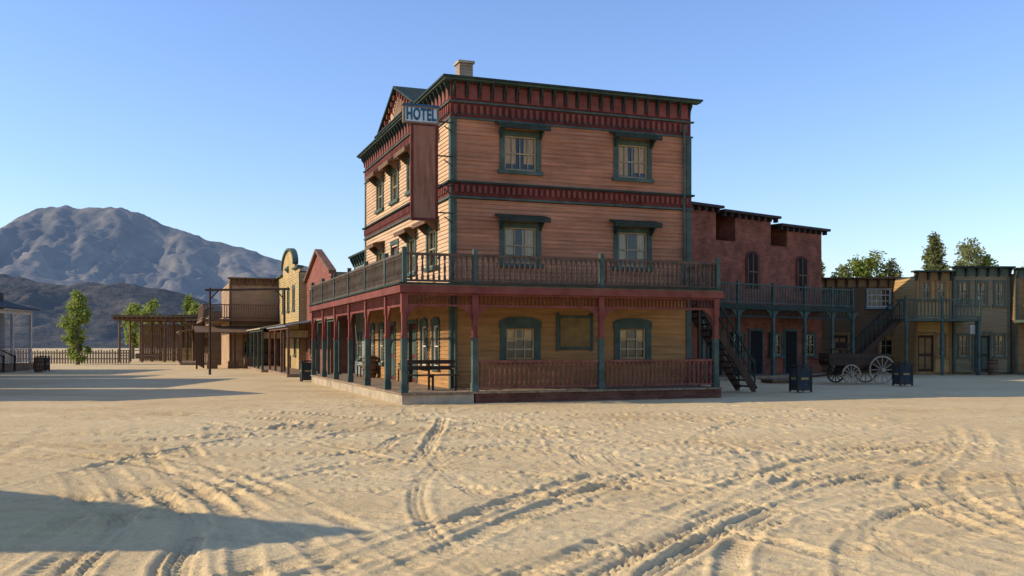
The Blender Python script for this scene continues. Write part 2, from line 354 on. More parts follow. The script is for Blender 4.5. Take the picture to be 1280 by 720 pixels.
def bench(loc,rot,L=1.8):
    b=G('wooden_bench',loc,rot)
    for i in range(3): b.box('seat',dkwood,FX,0,L,-.42+i*.14,-.42+i*.14+.12,.43,.47)
    for i in range(2): b.box('backrest',dkwood,FX,0,L,-.5,-.46,.60+i*.18,.72+i*.18)
    for a in(.08,L/2,L-.14):
        b.box('leg',dkwood,FX,a,a+.06,-.05,.0,0,.43); b.box('leg',dkwood,FX,a,a+.06,-.5,-.45,0,.9); b.box('armrest',dkwood,FX,a,a+.05,-.45,0,.62 if a!=L/2 else .38,.66 if a!=L/2 else .43)
    b.finish()
bench(HL(.25,1.0,FZ),HR,1.7)
bench(HL(1.85,8.6,FZ),HR+R(90)+math.pi,1.6)
bench(HL(1.4,14.2,FZ),HR-R(90),1.6)

# exterior stair on the hotel's right side
ST=G('exterior_staircase',HL(10.5,2.3),HR)
n=14; run=2.15; z1=3.3; a0=.55
for i in range(n):
    a=a0+run*i/n; z=z1-(i+1)*z1/(n+1)
    ST.box('treads',dkwood,FX,a,a+run/n+.06,-1.0,0,z-.05,z)
for b in(0,-1.0):
    ST.beam('stringer',dkwood,(a0-.05,-b,z1-.1),(a0+.05+run,-b,.08),.06,.26)
    ST.beam('handrail',dkgreen,(a0,-b,z1+.9),(a0+.05+run,-b,1.0),.06,.07); ST.beam('handrail',dkgreen,(a0,-b,z1+.4),(a0+.05+run,-b,.5),.05,.05)
    for i in range(11):
        a=a0+(run+.05)*i/10; z=z1-(z1-.1)*i/10
        ST.box('balusters',dkgreen,FX,a-.02,a+.02,b-.02,b+.02,0 if i==10 else z-.05,z+.9+(.15 if i in(0,10) else 0))
ST.box('landing',dkwood,FX,-.04,a0,-1.1,.05,z1-.12,z1)
for a in(.05,a0-.1):
    for b in(0,-1.0): ST.box('landing_post',dkwood,FX,a,a+.09,b-.045,b+.045,-.1,z1-.12)
ST.box('landing_rail',dkgreen,FX,-.02,a0,.0,.06,z1+.85,z1+.92); ST.box('landing_rail',dkgreen,FX,-.02,a0,.0,.06,z1+.35,z1+.4)
ST.finish()

# ================================================================== SHOPS
def shop(name,loc,rot,F,W,D,h,wm,trim,top='flat',h2=None,upper=(),lower=(),doors=(),porch=None,zu=(3.9,5.2),cor=dkgreen,winw=.8,zl=(1.0,2.2),fin=True,cf=.4):
    g=G(name,loc,rot)
    g.box('body',wm,F,.02,W-.02,-D,-.12,0,h-.3); g.box('roof',roofm,F,.0,W,-D-.1,-.1,h-.3,h-.22)
    Fa=(F[0],F[1],-F[4],-F[5],-F[2],-F[3]); Fb=(F[0]+F[2]*W,F[1]+F[3]*W,-F[4],-F[5],F[2],F[3])
    g.siding('end_siding',wm,Fa,D,0,h-.3,step=.16); g.siding('end_siding',wm,Fb,D,0,h-.3,step=.16)
    holes=[]
    for a in upper: holes.append((a-winw/2,a+winw/2,*zu)); g.window(F,a,zu[0],zu[1],winw,trim,t=.12,cols=2,arch=(top=='arch'),cfrac=cf)
    for a in lower: holes.append((a-winw/2,a+winw/2,*zl)); g.window(F,a,zl[0],zl[1],winw,trim,t=.1,cols=2,cfrac=cf*.7)
    for a in doors: holes.append((a-.45,a+.45,.15,2.25)); g.door(F,a,.15,2.1,.9,trim,dkwood)
    g.siding('front_siding',wm,F,W,.1,h-.25,holes,step=.15)
    for a in(0,W-.14): g.box('corner_board',trim,F,a,a+.14,0,.055,.1,h-.25)
    if top=='flat':
        g.box('parapet',wm,F,0,W,-.15,.02,h-.25,h); g.box('cornice',cor,F,-.15,W+.15,-.2,.35,h,h+.09); g.box('cornice_frieze',trim,F,0,W,.02,.07,h-.45,h-.02)
        k=int(W/.6)
        for i in range(k+1): a=i*(W-.1)/k; g.prism('cornice_brackets',cor,(F[0]+F[2]*a,F[1]+F[3]*a,F[4],F[5],F[2],F[3]),[(.02,h-.5),(.1,h-.45),(.28,h-.1),(.3,h),(.02,h)],0,.1)
    elif top=='gable':
        g.prism('gable',wm,F,[(0,h-.25),(W,h-.25),(W,h),(W/2,h2),(0,h)],-.15,.02)
        for sg in(-1,1): g.prism('gable_trim',trim,F,[(W/2+sg*(W/2+.25),h-.12),(W/2,h2+.02),(W/2,h2+.2),(W/2+sg*(W/2+.25),h+.08)],-.2,.2)
    elif top=='arch':
        r=W*.28; n=14
        pts=[(0,h-.25),(W,h-.25),(W,h),(W*.78,h)]+[(W/2+r*math.cos(math.pi*i/n),h+(h2-h)*(.25+.75*math.sin(math.pi*i/n))) for i in range(n+1)]+[(W*.22,h),(0,h)]
        g.prism('false_front',wm,F,pts,-.15,.02)
        for i in range(n):
            a,b=math.pi*i/n,math.pi*(i+1)/n
            q=[(W/2+r*math.cos(t)*k,h+(h2-h)*(.25+.75*math.sin(t))+dz) for t,k,dz in((a,1,0),(b,1,0),(b,1.06,.14),(a,1.06,.14))]
            g.prism('false_front_trim',trim,F,q,-.2,.15)
        for u,v in((-.1,W*.22),(W*.78,W+.1)): g.box('false_front_trim',trim,F,u,v,-.2,.2,h,h+.12)
        g.lathe('roundel',trim,F[0]+F[2]*W/2+F[4]*.02,F[1]+F[3]*W/2+F[5]*.02,[(h+.0,.05),(h+.25,.3),(h+.5,.05)],10)
    if porch:
        pz,pd,pm,kind=porch
        g.box('boardwalk',plank,F,-.02,W+.0,0.0,pd,-.1,.15)
        if kind=='awning': g.box('awning',pm,F,-.05,W+.05,0,pd+.1,pz+.45,pz+.52,dz=-.45)
        else:
            g.box('balcony_deck',pm,F,-.02,W+.02,0.03,pd+.05,pz,pz+.15); g.rail('balcony_rail',cor,F,0,W,pd-.05,pz+.15,pz+1.05,.2,turned=False)
        k=max(1,int(W/2.6))
        for i in range(k+1): a=.08+i*(W-.16)/k; g.box('porch_post',trim,F,a-.06,a+.06,pd-.14,pd-.02,.15,pz+(.02 if kind=='awning' else 0))
        g.box('porch_beam',trim,F,0,W,pd-.12,pd-.04,pz-.12,pz-.0)
    if fin: g.finish()
    return g
shop('sage_storefront',HL(3.2,17.4),HR,FL,6.4,7,6.2,bluegr,green,upper=(1.2,3.2,5.2),lower=(1.2,5),doors=(3,),porch=(2.9,2,plank,'awning'))
shop('red_gable_storefront',HL(2.0,24),HR,FL,9,8,5.5,redsid,M('brown_trim',(.20,.10,.06),.3,3),top='gable',h2=6.9,upper=(2,4.5,7),lower=(2,7),doors=(4.5,),porch=(2.6,2.3,tin,'awning'),zu=(3.7,4.9))
shop('yellow_false_front_storefront',HL(1.6,33.1),HR,FL,10.8,8,6.4,yellow,green,top='arch',h2=7.9,upper=(2.7,5.4,8.1),lower=(2,8.5),doors=(5.2,),porch=(2.6,2.3,cream,'awning'))
tb=shop('tan_storefront',HL(-1.8,44.5),HR,FX,6,9,6.35,tansid,wood,upper=(),lower=(1.4,),doors=(2.7,),cor=wood,fin=False)
tb.box('balcony_deck',wood,FL,-.9,9,0.04,1.9,3.3,3.45); tb.rail('balcony_rail',wood,FL,-.9,9,1.8,3.45,4.5,.16,turned=False); tb.rail('balcony_rail',wood,FX,-1.8,3.3,.85,3.45,4.5,.16,turned=False)
tb.box('balcony_deck_front',wood,FX,0,3.4,0.04,.95,3.3,3.45)
tb.box('awning_lower',wood,FX,-2.4,3.3,.05,2.6,2.9,2.97,dz=-.45)
for a in(-2.3,.2,3.2): tb.box('porch_post',dkwood,FX,a-.06,a+.06,2.4,2.52,0,2.55)
for a in(0,3,6,9): tb.box('porch_post',dkwood,FL,a-.06,a+.06,1.7,1.82,0,3.3)
for a in(-1.6,-.2,.9): tb.box('crate',wood,FX,a,a+.7,1.2,1.8,0,.5+.2*(a>0))
tb.finish()
shop('far_brown_storefront',HL(-2.5,56),HR,FL,12,8,4.6,M('brown_siding',(.22,.14,.08),.25,1.5,mode='siding'),wood,lower=(2,6,10),doors=(4,8),porch=(2.7,2.4,wood_gr,'awning'))
for (s_,t_,w_) in((.0,27,1.2),(-.3,36,1.4)):
    g=G('hanging_shop_sign',HL(s_,t_),HR); g.box('board',cream,FX,0,w_,-.03,.03,2.05,2.45); g.box('frame',dkred,FX,-.04,w_+.04,-.045,.045,2.45,2.5); g.box('frame',dkred,FX,-.04,w_+.04,-.045,.045,2.0,2.05); g.beam('hanger',iron,(.2,0,2.5),(.2,0,2.66),.02,.02); g.beam('hanger',iron,(w_-.2,0,2.5),(w_-.2,0,2.66),.02,.02); g.finish()

# ---- brick building right
BR=38
B=G('brick_building',(8.52,46.6,0),R(BR))
A0=-4
cap=M('dark_cap',(.05,.04,.035),.3,3)
B.box('wall_lower',brick,FX,A0,11.04,-9,0,0,6.9)
B.box('tower_block',brick,FX,A0,2.1,-7,-.003,6.9,8.45); B.box('tower_block',brick,FX,3.6,6.5,-7,-.003,6.9,8.3); B.box('tower_block',brick,FX,7.9,11.035,-7,-.003,6.9,7.95)
B.box('notch_back',brick,FX,2.1,3.6,-7,-1.6,6.9,8.25); B.box('notch_back',brick,FX,6.5,7.9,-7,-2.0,6.9,7.6)
B.box('cap',cap,FX,A0-.2,2.35,-7.2,.35,8.45,8.58); B.box('cap',cap,FX,2.4,6.95,-7.2,.35,8.3,8.43); B.box('cap',cap,FX,7.0,11.4,-7.2,.35,7.95,8.08)
for u,v,z in((A0,2.1,8.45),(2.5,6.8,8.3),(7.1,11.2,7.95)):
    n=int((v-u)/.5)
    for i in range(n+1): B.box('corbels',cap,FX,u+i*(v-u-.1)/n,u+.1+i*(v-u-.1)/n,0,.25,z-.2,z)
for a in(4.95,9.2):
    n=8; w=.42
    B.box('window_surround',dkred,FX,a-w-.12,a+w+.12,0,.05,4.55,6.15)
    B.prism('window_surround',dkred,FX,[(a-w-.12,6.15)]+[(a+(w+.12)*math.cos(math.pi*(1-i/n)),6.15+.35*math.sin(math.pi*i/n)) for i in range(1,n)]+[(a+w+.12,6.15)],0,.05)
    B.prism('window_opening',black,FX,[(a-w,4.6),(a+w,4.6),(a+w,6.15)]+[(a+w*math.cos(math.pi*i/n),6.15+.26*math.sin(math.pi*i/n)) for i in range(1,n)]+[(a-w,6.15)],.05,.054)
    B.box('window_frame',wood,FX,a-.03,a+.03,.054,.08,4.6,6.4); B.box('window_frame',wood,FX,a-w,a+w,.054,.08,5.4,5.46)
    B.box('window_frame',wood,FX,a-w,a-w+.05,.054,.08,4.6,6.15); B.box('window_frame',wood,FX,a+w-.05,a+w,.054,.08,4.6,6.15)
for a in(2.0,5.25,8.2): 
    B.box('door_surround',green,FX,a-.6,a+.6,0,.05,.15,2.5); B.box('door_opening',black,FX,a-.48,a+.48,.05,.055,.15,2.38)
for a in(3.7,6.8,9.8): B.window(fr(FX,0,.12),a,1.1,2.2,.8,green,t=.1,cols=2,cfrac=.3)
B.box('balcony_deck',plank,FX,-1.5,10.95,0.002,2.08,3.45,3.6); B.box('balcony_fascia',dkgreen,FX,-1.5,11.0,2.08,2.14,3.38,3.62)
B.rail('balcony_rail',green,FX,-1.5,10.95,2.0,3.6,4.62,.22,turned=False,posts=(1.3,4,6.6,9.0,10.9),pm=green,ph=.1)
B.rail('balcony_rail_end',green,(10.9,0,0,-1,1,0),.1,2,0,3.6,4.62,.22,turned=False)
B.box('boardwalk',plank,FX,-1.5,11,0.002,2.2,-.1,.15)
for a in(-1.2,1.3,4,6.6,9.0,10.9):
    B.box('porch_post',green,FX,a-.08,a+.08,1.92,2.08,.15,3.45)
    for sg in(-1,1): B.bracket('porch_bracket',green,FX,a+sg*.08,2.0,3.38,.5,.55,sg)
B.box('porch_valance',dkgreen,FX,-1.5,10.95,1.96,2.03,3.0,3.08)
for i in range(60): B.box('porch_valance',dkgreen,FX,-1.4+i*.205,-1.36+i*.205,1.98,2.01,3.08,3.4)
B.finish()

# ---- buildings far right
wb=shop('dark_wooden_building',(18.0,57.2,0),R(-3),FX,5.6,8,5.55,dksiding,olive,upper=(),lower=(4.2,),doors=(1.5,),cor=dkwood,fin=False)
wb.window(fr(FX,0,.09),3.75,3.9,4.95,1.35,bluegr,t=.05,cols=5,rows=3,cfrac=0,sash=white)
wb.finish()
kh=M('khaki_siding',(.46,.28,.10),.2,1.5,mode='siding')
sa=shop('tan_balcony_building',(22.75,54.2,0),R(3),FX,2.1,9,5.75,kh,olive,upper=(.6,1.5),lower=(1.5,),doors=(.6,),winw=.45,zu=(4.2,5.2),cor=dkgreen,fin=False)
sa.box('balcony_deck',green,FX,-1.5,2.75,.05,2.0,2.95,3.1); sa.rail('balcony_rail',green,FX,-1.5,2.75,1.92,3.1,4.15,.2,turned=False,posts=(-1.45,.6,2.7)); sa.rail('balcony_rail',green,(-1.5,0,0,-1,-1,0),.9,1.9,0,3.1,4.15,.2,turned=False)
for a in(-1.4,.6,2.65): sa.box('porch_post',green,FX,a-.07,a+.07,1.85,1.99,0,2.95)
for b in(.4,1.3):
    sa.beam('stair_stringer',dkwood,(-1.5,-b,3.0),(-4.6,-b,.1),.06,.26); sa.beam('stair_handrail',dkgreen,(-1.5,-b,4.0),(-4.6,-b,1.05),.06,.07)
    for i in range(13): sa.box('stair_balusters',dkgreen,FX,-1.5-i*.258-.02,-1.5-i*.258+.02,b-.02,b+.02,3.0-i*.24-.05,4.0-i*.246)
for i in range(14): sa.box('stair_treads',dkwood,FX,-1.75-i*.215,-1.5-i*.215,.4,1.3,2.8-i*.205,2.84-i*.205)
sa.finish()
shop('sage_shopfront',(24.95,54.3,0),R(3),FX,3.3,9,6.0,gsiding,M('dull_green_trim',(.10,.12,.085),.2,3),upper=(.6,1.65,2.7),lower=(.6,2.7),doors=(1.65,),winw=.5,zu=(3.9,5.2),cor=dkgreen)
d2=shop('corner_store',(28.4,54.2,0),R(3),FX,7,9,5.9,olive,green,upper=(1,2.6,4.2,5.8),lower=(1.2,4.8),doors=(3,),winw=.7,cor=dkgreen,porch=(2.9,1.8,green,'balcony'))
g=G('hanging_shop_sign',(25.1,52.6,0),R(3)); g.box('board',white,FX,0,.6,-.03,.03,2.25,2.75); g.box('frame',green,FX,-.05,.65,-.04,.04,2.75,2.8); g.beam('hanger',iron,(.3,0,2.8),(.3,0,3.0),.03,.03); g.box('post',green,FX,.26,.34,.05,.12,0,3.0); g.finish()

# ---- far left porch building
pb=G('porch_building',(-33.2,53,0),R(2))
FR=(0,0,0,1,1,0)
pb.box('body',bluegr,FR,0,10.5,-7,-.12,0,3.9)
pb.siding('front_siding',bluegr,FR,10.5,.4,3.9,[(2.5,3.4,1.4,2.8),(6,6.9,1.4,2.8),(8.3,9.2,1.4,2.8)],.15); pb.siding('end_siding',bluegr,(0,0,-1,0,0,-1),7,.4,3.9,step=.15)
for q in(2.95,6.45,8.75): pb.window(FR,q,1.4,2.8,.9,white,t=.12,cols=2)
pb.door(FR,4.7,.4,2.1,1,white,dkwood)
pb.box('porch_roof',roofm,FR,-.4,10.8,-.2,2.2,4.5,4.58,dz=-.6); pb.box('main_roof',roofm,FR,-.4,10.8,-7.4,-.2,3.95,5.1)
pb.box('porch_floor',wood_gr,FR,-.2,10.5,0,1.9,0,.45)
for a in(0,2.6,5.2,7.8,10.3): pb.box('porch_post',white,FR,a-.08,a+.08,1.7,1.86,.45,3.8)
pb.box('porch_beam',white,FR,-.1,10.4,1.7,1.84,3.6,3.85); pb.rail('porch_rail',white,FR,0,4.6,1.78,.45,1.4,.2,turned=False); pb.rail('porch_rail',white,FR,6.2,10.3,1.78,.45,1.4,.2,turned=False); pb.rail('porch_rail_end',wood,(0,10.4,1,0,0,1),0,1.8,0,.45,1.4,.2,turned=False)
for i in range(3): pb.box('steps',wood_gr,FR,4.7,6.1,1.9+i*.28,2.18+i*.28,0,.34-i*.12)
for a in(4.7,6.1): pb.beam('step_rail',dkwood,(1.9,a,1.35),(2.8,a,.9),.06,.06); pb.box('step_rail_post',dkwood,FR,a-.05,a+.05,2.7,2.8,0,1.0)
pb.finish()

# ---- off-frame buildings on the left whose shadows fall into view
FE=(0,0,0,1,1,0)
shop('street_storefront',(-23.0,28.0,0),R(0),FE,7.6,7,5.0,tansid,wood,top='gable',h2=6.5,upper=(3,5.5),lower=(1.2,3.8,6.5),doors=(2.5,),cor=wood,zu=(3.4,4.4))
shop('street_storefront',(-27.0,36.4,0),R(0),FE,10.0,7,6.0,redsid,wood,upper=(),lower=(1.2,5.2,8),doors=(3.5,),cor=wood)
shop('street_storefront',(-30.8,47.0,0),R(0),FE,4.6,7,5.2,olive,wood,upper=(),lower=(1.2,3.8),doors=(2.5,),cor=wood)
bn=G('shadow_caster',(-12.3,7.75,0),0)  # unseen shape, added and outlined to throw the foreground shadow
bn.prism('gable_end',wood,FE,[(-.5,0),(2.8,0),(2.8,2.95),(0,4.95),(-.5,4.6)],-9,0)
for sg,w,e in((1,3.05,2.72),(-1,.7,4.4)): bn.prism('roof',tin,FE,[(0,4.95),(0,5.05),(sg*w,e+.05),(sg*w,e-.07)],-9.2,.2)
bn.box('door',dkwood,FE,.3,1.8,0,.05,0,2.4); bn.finish()

# ---- timber arch (gate frame)
gt=G('timber_gate_frame',(-16.9,53.7,0),R(1))
for a in(0,4.15): gt.cyl('post',dkwood,(a,0,-.2),(a,0,4.85),.075,.06)
gt.beam('crossbar',dkwood,(-.25,0,4.72),(4.45,0,4.78),.1,.12)
gt.beam('brace',dkwood,(0,0,4.2),(.5,0,4.7),.06,.06); gt.beam('brace',dkwood,(4.15,0,4.2),(3.65,0,4.75),.06,.06); gt.finish()

# ---- open timber sheds
brush=M('brush_roof',(.20,.14,.08),.4,6)
def shed(loc,rot,W,D,h,rows=4,wall=False):
    s=G('open_timber_shed',loc,rot)
    for i in range(rows):
        for b in(0,-D/2,-D): s.cyl('post',wood,(i*W/(rows-1),-b,-.1),(i*W/(rows-1)+random.uniform(-.05,.05),-b,h-.1),.12,.1)
    for b in(0,-D/2,-D): s.beam('beam',wood,(-.5,-b,h-.1),(W+.5,-b,h-.1),.18,.2)
    for i in range(22): a=-.5+i*(W+1)/21; s.beam('rafters',wood,(a,-.5,h+.04),(a,D+.5,h+.1+random.uniform(-.03,.05)),.12,.1)
    s.box('brush_roof',brush,FX,-.6,W+.6,-D-.6,.55,h+.12,h+.30)
    for i in range(26):
        a=random.uniform(-.6,W+.4); s.box('brush_roof_poles',wood,FX,a,a+.1,-D-.9,.5+random.uniform(.1,.5),h+.30,h+.36)
    for z in(1.1,.6):
        s.beam('rail',wood_gr,(0,0,z),(W,0,z),.08,.08); s.beam('rail',wood_gr,(0,D,z),(W,D,z),.08,.08)
    for i in range(rows-1): s.beam('brace',wood,(i*W/(rows-1),0,h-1),(i*W/(rows-1)+.8,0,h-.15),.09,.09); s.beam('brace',wood,((i+1)*W/(rows-1),0,h-1),((i+1)*W/(rows-1)-.8,0,h-.15),.09,.09)
    s.box('feed_trough',wood,FX,1,3.2,-2.4,-1.6,.3,.8)
    if wall:
        for i in range(int(W/.22)): s.box('plank_wall',wood,FX,i*.22,i*.22+.19,-D-.03,-D,0,h-.3-random.uniform(0,.15))
    s.box('hay_stack',M('hay',(.42,.32,.14),.3,8),FX,W*.55,W*.55+1.8,-D+.4,-D+1.8,0,1.3)
    s.finish()
shed((-36.8,90,0),R(6),8.2,7,4.1,5,True); shed((-29.2,88,0),R(2),5.5,6,3.7,4,True)
shed((-23.4,78,0),R(20),4.5,4,3.4,3,True)
# ---- picket fence
fe=G('picket_fence',(-45,84,0),R(2))
for i in range(48):
    h=1.15+random.uniform(-.08,.08); fe.box('pickets',wood_gr,FX,i*.24,i*.24+.13,-.02,.02,-.05,h)
fe.box('rails',wood,FX,0,11.5,-.07,-.03,.35,.45); fe.box('rails',wood,FX,0,11.5,-.07,-.03,.85,.95); fe.finish()

# ---- bins
def bin_(x,y,rot):
    b=G('litter_bin',(x,y,0),rot)
    b.box('body',binm,FX,-.27,.27,-.27,.27,.06,.86); 
    for sx in(-.29,.23):
        for sy in(-.29,.23): b.box('corner_post',iron,FX,sx,sx+.06,sy,sy+.06,0,.9)
    b.box('lid',iron,FX,-.31,.31,-.31,.31,.9,.94); b.box('lid_opening_ring',black,FX,-.16,.16,-.16,.16,.94,.96)
    for F in(FX,FL,(0,0,0,1,1,0)):
        b.box('panel',binp,F,-.2,.2,.27,.28,.2,.75); b.box('panel_band',gold,F,-.14,.14,.28,.285,.44,.52)
    b.finish()
bin_(10.25,34.1,R(15)); bin_(15.95,39.2,R(10)); bin_(-9.3,43.6,R(20)); bin_(-14.3,63,R(20)); bin_(-29.3,60,0)

# ---- wagon
WG=G('wooden_wagon',(13.55,41.3,0),R(8))
def wheel(x,y,r,mat,w=.05,sp=12):
    n=24
    vs=[];fs=[]
    for i in range(n):
        t=2*math.pi*i/n
        for rr in(r,r-.06):
            for yy in(-w/2,w/2): vs.append((x+rr*math.cos(t),y+yy,r+rr*math.sin(t)))
    for i in range(n):
        j=(i+1)%n; a=i*4;b=j*4
        fs+=[(a,b,b+1,a+1),(a+2,a+3,b+3,b+2),(a,a+2,b+2,b),(a+1,b+1,b+3,a+3)]
    WG.add('wheel_rim',mat,vs,fs)
    for i in range(sp):
        t=2*math.pi*i/sp; WG.cyl('wheel_spokes',mat,(x+.06*math.cos(t),y,r+.06*math.sin(t)),(x+(r-.05)*math.cos(t),y,r+(r-.05)*math.sin(t)),.022,.018,6)
    WG.cyl('wheel_hub',mat,(x,y-.13,r),(x,y+.13,r),.09,.09,12)
pale=M('pale_wheel_wood',(.36,.29,.20),.3,4)
for y in(-.7,.7): wheel(2.15,y,.6,pale if y<0 else wood); wheel(.75,y,.42,pale if y<0 else dkwood)
WG.cyl('axle',iron,(2.15,-.7,.6),(2.15,.7,.6),.04); WG.cyl('axle',iron,(.75,-.7,.42),(.75,.7,.42),.04)
WG.box('bed_floor',dkwood,FX,-.1,2.6,-.5,.5,.78,.86)
for b in(-.5,.46): 
    WG.box('bed_side',dkwood,FX,-.1,2.6,b,b+.04,.86,1.06); WG.box('bed_side',dkwood,FX,-.1,2.6,b,b+.04,1.08,1.28)
WG.box('bed_end',dkwood,FX,-.14,-.1,-.5,.5,.86,1.3); WG.box('bed_end',dkwood,FX,2.6,2.64,-.5,.5,.86,1.28)
WG.box('seat',dkwood,FX,.2,.65,-.55,.55,1.45,1.5); WG.box('seat_back',dkwood,FX,.66,.7,-.55,.55,1.52,1.78)
for b in(-.45,.42): WG.beam('seat_support',iron,(.42,-b,1.2),(.42,-b,1.45),.05,.05)
WG.beam('reach',dkwood,(.7,0,.5),(2.2,0,.62),.08,.08); WG.beam('tongue',dkwood,(.5,0,.42),(-1.3,0,.25),.08,.08)
WG.box('footboard',dkwood,FX,-.35,-.14,-.5,.5,1.0,1.04)
for x in(.75,2.15): WG.box('bolster',dkwood,FX,x-.08,x+.08,-.5,.5,.66,.78)
WG.finish()
hs=G('timber_step',(11.3,41.6,0),R(20)); hs.box('deck',wood_gr,FX,0,1.9,-1,0,.12,.18); hs.box('side',wood,FX,0,1.9,-.06,-.01,0,.12); hs.box('side',wood,FX,.05,.1,-.95,-.08,0,.12); hs.finish()
def barrel(loc):
    b=G('wooden_barrel',loc,0); prof=[(0,.24),(.15,.28),(.45,.31),(.75,.28),(.9,.24)]
    b.lathe('staves',wood,0,0,prof,14)
    for z,r in((.12,.278),(.3,.302),(.6,.302),(.78,.278)): b.lathe('hoop',iron,0,0,[(z,r+.004),(z+.05,r+.006)],14)
    b.finish()
barrel(HL(1.6,12.4,FZ)); barrel((-28.6,58,0)); barrel(HL(-.9,47)); barrel((26.5,52.9,0))

# ================================================================== TREES
def leafmat(name,c1,c2):
    m,nt,b=_nodes(name); N=nt.nodes; L=nt.links
    oi=N.new('ShaderNodeTexCoord'); nz=N.new('ShaderNodeTexNoise'); nz.inputs['Scale'].default_value=1.1; nz.inputs['Detail'].default_value=4
    L.new(oi.outputs['Object'],nz.inputs['Vector']); mr=N.new('ShaderNodeMapRange'); mr.inputs[1].default_value=.35; mr.inputs[2].default_value=.65; L.new(nz.outputs[0],mr.inputs[0])
    mx=N.new('ShaderNodeMix'); mx.data_type='RGBA'; mx.inputs[6].default_value=(*c1,1); mx.inputs[7].default_value=(*c2,1); L.new(mr.outputs[0],mx.inputs[0]); L.new(mx.outputs[2],b.inputs['Base Color'])
    b.inputs['Roughness'].default_value=.7; b.inputs['Specular IOR Level'].default_value=.2
    t=N.new('ShaderNodeBsdfTranslucent'); L.new(mx.outputs[2],t.inputs[0]); ms=N.new('ShaderNodeMixShader'); ms.inputs[0].default_value=.4
    L.new(b.outputs[0],ms.inputs[1]); L.new(t.outputs[0],ms.inputs[2]); L.new(ms.outputs[0],N['Material Output'].inputs[0]); return m
lf1=leafmat('leaf_bright',(.15,.20,.035),(.34,.38,.08)); lf2=leafmat('leaf_olive',(.17,.20,.08),(.32,.33,.14))
def tree(x,y,h,r,mat,name='broadleaf_tree',nc=38,per=70,ls=.16,base=.2):
    T=G(name,(x,y,0),random.uniform(0,6))
    top=(random.uniform(-.2,.2),random.uniform(-.2,.2),h*.8); mid=(random.uniform(-.15,.15),0,h*.4)
    T.cyl('trunk',bark,(0,0,-.1),mid,h*.022+.05,h*.016+.03); T.cyl('trunk',bark,mid,top,h*.016+.03,.03)
    vs=[];fs=[]
    for c in range(nc):
        z=h*(base+(1-base)*((c+.5)/nc)**.9); q=(z/h-base)/(1-base)
        rr=r*(math.sin(math.pi*min(1,(.12+q*.88)))**.6)*random.uniform(.25,1.0); t=random.uniform(0,6.28)
        cx,cy,cz=rr*math.cos(t),rr*math.sin(t),z-random.uniform(0,.05*h)
        T.cyl('limbs',bark,(0,0,max(h*.15,cz-rr*.9)),(cx,cy,cz),.04,.012,5)
        cr=r*random.uniform(.28,.5)
        for k in range(per):
            d=Vector((random.gauss(0,1),random.gauss(0,1),random.gauss(0,.8))).normalized()*cr*random.uniform(.2,1.15)
            p=Vector((cx,cy,cz))+d; u=Vector((random.gauss(0,1),random.gauss(0,1),random.gauss(0,1))).normalized(); w=u.orthogonal().normalized()
            a=ls*random.uniform(.6,1.3); o=len(vs)
            vs+=[tuple(p-u*a),tuple(p-w*a*.5),tuple(p+u*a),tuple(p+w*a*.5)]; fs.append((o,o+1,o+2,o+3))
    T.add('leaves',mat,vs,fs); T.finish()
tree(-36.2,80,6.0,1.15,lf1,'poplar_tree',44,100,.14,.1)
for x,h in((-43.6,6.3),(-40.6,6.5),(-37.4,7.2),(-35.9,6.2)): tree(x,110+random.uniform(-2,2),h,1.4,lf1,'broadleaf_tree',26,60,.2,.25)
tree(39.6,90,11.9,1.25,lf2,'eucalyptus_tree',60,90,.18,.35)
tree(45.2,95,11.8,1.9,lf2,'eucalyptus_tree',44,70,.17,.5); tree(43,97,11.0,1.3,lf2,'eucalyptus_tree',30,60,.17,.5)
for x,h,r in((34.6,10.2,1.8),(36.3,10.8,1.9),(33,9.5,1.5),(37.8,9.9,1.5),(30.6,10.2,.9),(47.2,10.6,1.5),(52,9.8,2)): tree(x,96,h,r,lf1 if h>10 else lf2,'broadleaf_tree',42,80,.18,.3)

# ================================================================== TERRAIN
def vnoise(X,Y,seed):
    r=np.random.default_rng(seed); n=256; T=r.random((n,n))
    xi=np.floor(X).astype(int); yi=np.floor(Y).astype(int); xf=X-xi; yf=Y-yi
    u=xf*xf*(3-2*xf); v=yf*yf*(3-2*yf)
    a=T[xi%n,yi%n];b=T[(xi+1)%n,yi%n];c=T[xi%n,(yi+1)%n];d=T[(xi+1)%n,(yi+1)%n]
    return (a*(1-u)+b*u)*(1-v)+(c*(1-u)+d*u)*v
def fbm(X,Y,sc,o,seed,ridge=False,g=.5):
    s=np.zeros_like(X); amp=1;tot=0
    for i in range(o):
        q=vnoise(X/sc,Y/sc,seed+i); q=1-np.abs(2*q-1) if ridge else q
        s+=amp*q; tot+=amp; amp*=g; sc/=2.03
    return s/tot
def gridobj(name,xs,ys,Z,mat,smooth=True):
    nxv,nyv=len(xs),len(ys); X,Y=np.meshgrid(xs,ys)
    co=np.stack([X,Y,Z],-1).reshape(-1,3).astype(np.float32)
    i=np.arange(nxv-1); j=np.arange(nyv-1); I,J=np.meshgrid(i,j); a=(J*nxv+I).ravel()
    f=np.stack([a,a+1,a+1+nxv,a+nxv],-1).astype(np.int32)
    me=bpy.data.meshes.new(name); me.vertices.add(len(co)); me.vertices.foreach_set('co',co.ravel())
    me.loops.add(f.size); me.loops.foreach_set('vertex_index',f.ravel()); me.polygons.add(len(f))
    me.polygons.foreach_set('loop_start',np.arange(0,f.size,4,dtype=np.int32)); me.polygons.foreach_set('loop_total',np.full(len(f),4,np.int32))
    me.polygons.foreach_set('use_smooth',np.full(len(f),smooth,bool)); me.update(); me.validate(); me.materials.append(mat)
    o=bpy.data.objects.new(name,me); scene.collection.objects.link(o); return o
ys=[-60,-40,-25,-15,-8,-3,0,2,4,5,5.6]; y=6.0
